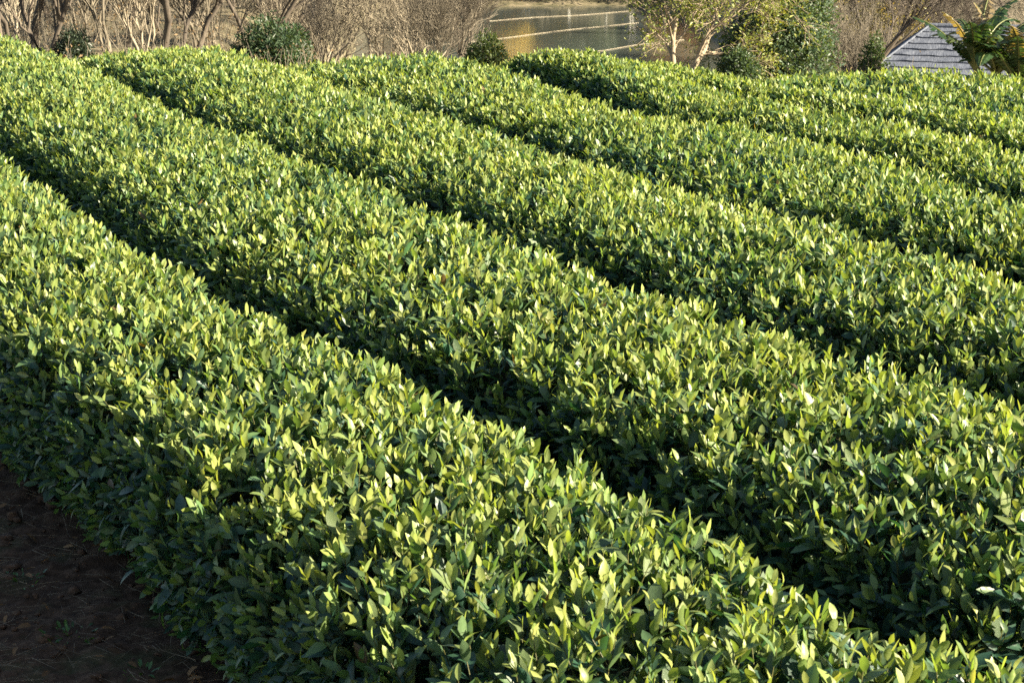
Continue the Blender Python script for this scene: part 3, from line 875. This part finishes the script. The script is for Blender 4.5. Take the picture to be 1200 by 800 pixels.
# ------------------------------------------------------------------ hut with shingled hip roof
hut = empty('hut', (12.75, 49.8, -5.2))
hut.rotation_euler = (0, 0, math.radians(-15))
tag(hut, 'small hut with a blue-grey shingled hip roof behind the banana plant', 'hut')
def box(x0, x1, y0, y1, z0, z1):
    V = np.array([(x, y, z) for z in (z0, z1) for y in (y0, y1) for x in (x0, x1)], float)
    F = np.array([(0, 2, 3, 1), (4, 5, 7, 6), (0, 1, 5, 4), (2, 6, 7, 3), (0, 4, 6, 2), (1, 3, 7, 5)])
    return V, F
EZ, RZ = 2.28, 3.55
for args in [(-3.4, 3.4, -1.75, -1.63), (-3.4, 3.4, 1.63, 1.75), (-3.4, -3.28, -1.63, 1.63), (3.28, 3.4, -1.63, 1.63)]:
    v, f = box(*args, -.2, 2.45); mesh_obj('wall', v, f, M_WALL, hut, smooth=False)
v, f = box(-.5, .45, -1.80, -1.752, -.1, 1.95); dr = mesh_obj('door', v, f, M_TWIG, hut, smooth=False)
roof = empty('roof'); roof.parent = hut
roof_pts = dict(e=[(-3.95, -2.3), (3.95, -2.3), (3.95, 2.3), (-3.95, 2.3)], r=[(-2.35, 0), (2.35, 0)])
def course(p0, p1, q0, q1, i, n):
    """one course of a roof face between eave edge p0-p1 and ridge edge q0-q1"""
    p0, p1, q0, q1 = map(np.array, (p0, p1, q0, q1))
    a = i / n; b = (i + 1.25) / n
    A, B_ = p0 + (q0 - p0) * a, p1 + (q1 - p1) * a
    Cc, D = p0 + (q0 - p0) * min(b, 1), p1 + (q1 - p1) * min(b, 1)
    nrm = np.cross(p1 - p0, q0 - p0); nrm = nrm / np.linalg.norm(nrm)
    if nrm[2] < 0: nrm = -nrm
    m = 28; t = np.linspace(0, 1, m)[:, None]
    sl = (q0 - p0) / np.linalg.norm(q0 - p0)
    jit = rng.uniform(-.03, .03, (m, 1))
    lo = A * (1 - t) + B_ * t - sl * jit
    hi = Cc * (1 - t) + D * t
    rows = [lo + nrm * .005, lo + nrm * (.055 + rng.uniform(-.012, .012, (m, 1))), hi + nrm * .012]
    V = np.concatenate(rows)
    ii = np.arange(3 * m).reshape(3, m)
    F = np.stack([ii[:-1, :-1], ii[:-1, 1:], ii[1:, 1:], ii[1:, :-1]], -1).reshape(-1, 4)
    mesh_obj('shingle_course', V, F, M_ROOF, roof, smooth=False)
E3 = [np.array((x, y, EZ)) for x, y in roof_pts['e']]; R3 = [np.array((x, y, RZ)) for x, y in roof_pts['r']]
NC = 10
for i in range(NC):
    course(E3[0], E3[1], R3[0], R3[1], i, NC)
    course(E3[2], E3[3], R3[1], R3[0], i, NC)
    course(E3[3], E3[0], R3[0], R3[0] + np.array((0, -.01, 0)), i, NC)
    course(E3[1], E3[2], R3[1], R3[1] + np.array((0, .01, 0)), i, NC)
v, f = tube([(-2.45, 0, RZ + .03), (0, 0, RZ + .035), (2.45, 0, RZ + .03)], [.07] * 3, 6); mesh_obj('ridge_cap', v, f, M_ROOF, roof)
for a, b in [(0, 0), (3, 0), (1, 1), (2, 1)]:
    v, f = tube([E3[a] + np.array((0, 0, .05)), (E3[a] + R3[b]) / 2 + np.array((0, 0, .06)), R3[b] + np.array((0, 0, .04))], [.028] * 3, 6)
    mesh_obj('hip_cap', v, f, M_ROOF, roof)

# ------------------------------------------------------------------ banana plant
M_BANANA = leaf_material('banana_leaf', .35, .42, .4)
bx, by = 9.5, 41.0
ban = empty('banana_plant', (bx, by, float(terrain(bx, by)))); tag(ban, 'banana plant with tattered drooping leaves in front of the hut roof', 'banana plant')
def banana_leaf(base, az, elev, L, W, droop, col, rag):
    m = 18; t = np.linspace(0, 1, m)
    pts = []; p = np.array(base, float); e = elev
    for i in range(m):
        pts.append(p.copy())
        d_ = np.array([math.cos(az) * math.cos(e), math.sin(az) * math.cos(e), math.sin(e)])
        p = p + d_ * L / m; e -= droop / m * (0.4 + 1.4 * t[i])
    pts = np.array(pts)
    d_ = norm(np.gradient(pts, axis=0)); sidev = norm(np.cross(d_, np.array([[0, 0, 1.]]))); upv = np.cross(sidev, d_)
    V, F, K = [], [], []
    w = W * np.sin(np.pi * np.clip((t - .16) / .84, 0, 1) ** .8) ** .6 * (t > .16)
    for sgn in (-1, 1):
        for i in range(3, m - 1):
            ww = (w[i] + w[i + 1]) / 2 * rng.uniform(1 - rag * .6, 1) * (.25 if rng.random() < rag * .5 else 1)
            hang = rng.uniform(.05, .35) * (1 + rag)
            a0_, a1_ = pts[i], pts[i + 1]
            o0 = a0_ + sgn * sidev[i] * w[i] * .97 - upv[i] * w[i] * hang * .5; o1 = a1_ + sgn * sidev[i + 1] * ww * .97 - upv[i + 1] * ww * hang
            h0 = (a0_ + o0) / 2 + upv[i] * w[i] * .1; h1 = (a1_ + o1) / 2 + upv[i] * ww * .1
            k = len(V); V += [a0_, a1_, h0, h1, o0, o1]
            F += [(k, k + 1, k + 3, k + 2), (k + 2, k + 3, k + 5, k + 4)]
            c_ = np.array(col) * rng.uniform(.75, 1.2); K += [c_] * 6
    lf = mesh_obj('leaf', np.array(V), np.array(F), M_BANANA, ban, np.array(K), smooth=False)
    v, f = tube(pts, np.interp(t, [0, 1], [.035, .008]), 5)
    mesh_obj('midrib', v, f, M_BANANA, lf, np.repeat(np.array([[.15, .17, .06]]), len(v), 0))
GREEN = (.032, .066, .026); PALE = (.085, .115, .045); TAN = (.20, .155, .085)
for (sx, sy, h) in [(0, 0, 2.1), (.5, .25, 1.95), (.9, -.1, 1.75)]:
    hs = np.linspace(-.2, h, 6); pts = np.stack([sx + .05 * np.sin(hs), np.full(6, sy), hs], 1)
    v, f = tube(pts, np.linspace(.14, .07, 6), 9)
    mesh_obj('pseudostem', v, f, M_BANANA, ban, np.repeat(np.array([[.12, .12, .05]]), len(v), 0))
    for k in range(17):
        az = k * 2.4 + sx * 3 + rng.normal(0, .2)
        el = math.radians(rng.uniform(48, 86)); dr = math.radians(rng.uniform(40, 110))
        col = [GREEN, PALE, GREEN, GREEN, TAN, GREEN, GREEN][k % 7]
        banana_leaf((sx, sy, h - .05), az, el, rng.uniform(1.0, 2.1), rng.uniform(.16, .26), dr, col, .5 if col != GREEN else .25)
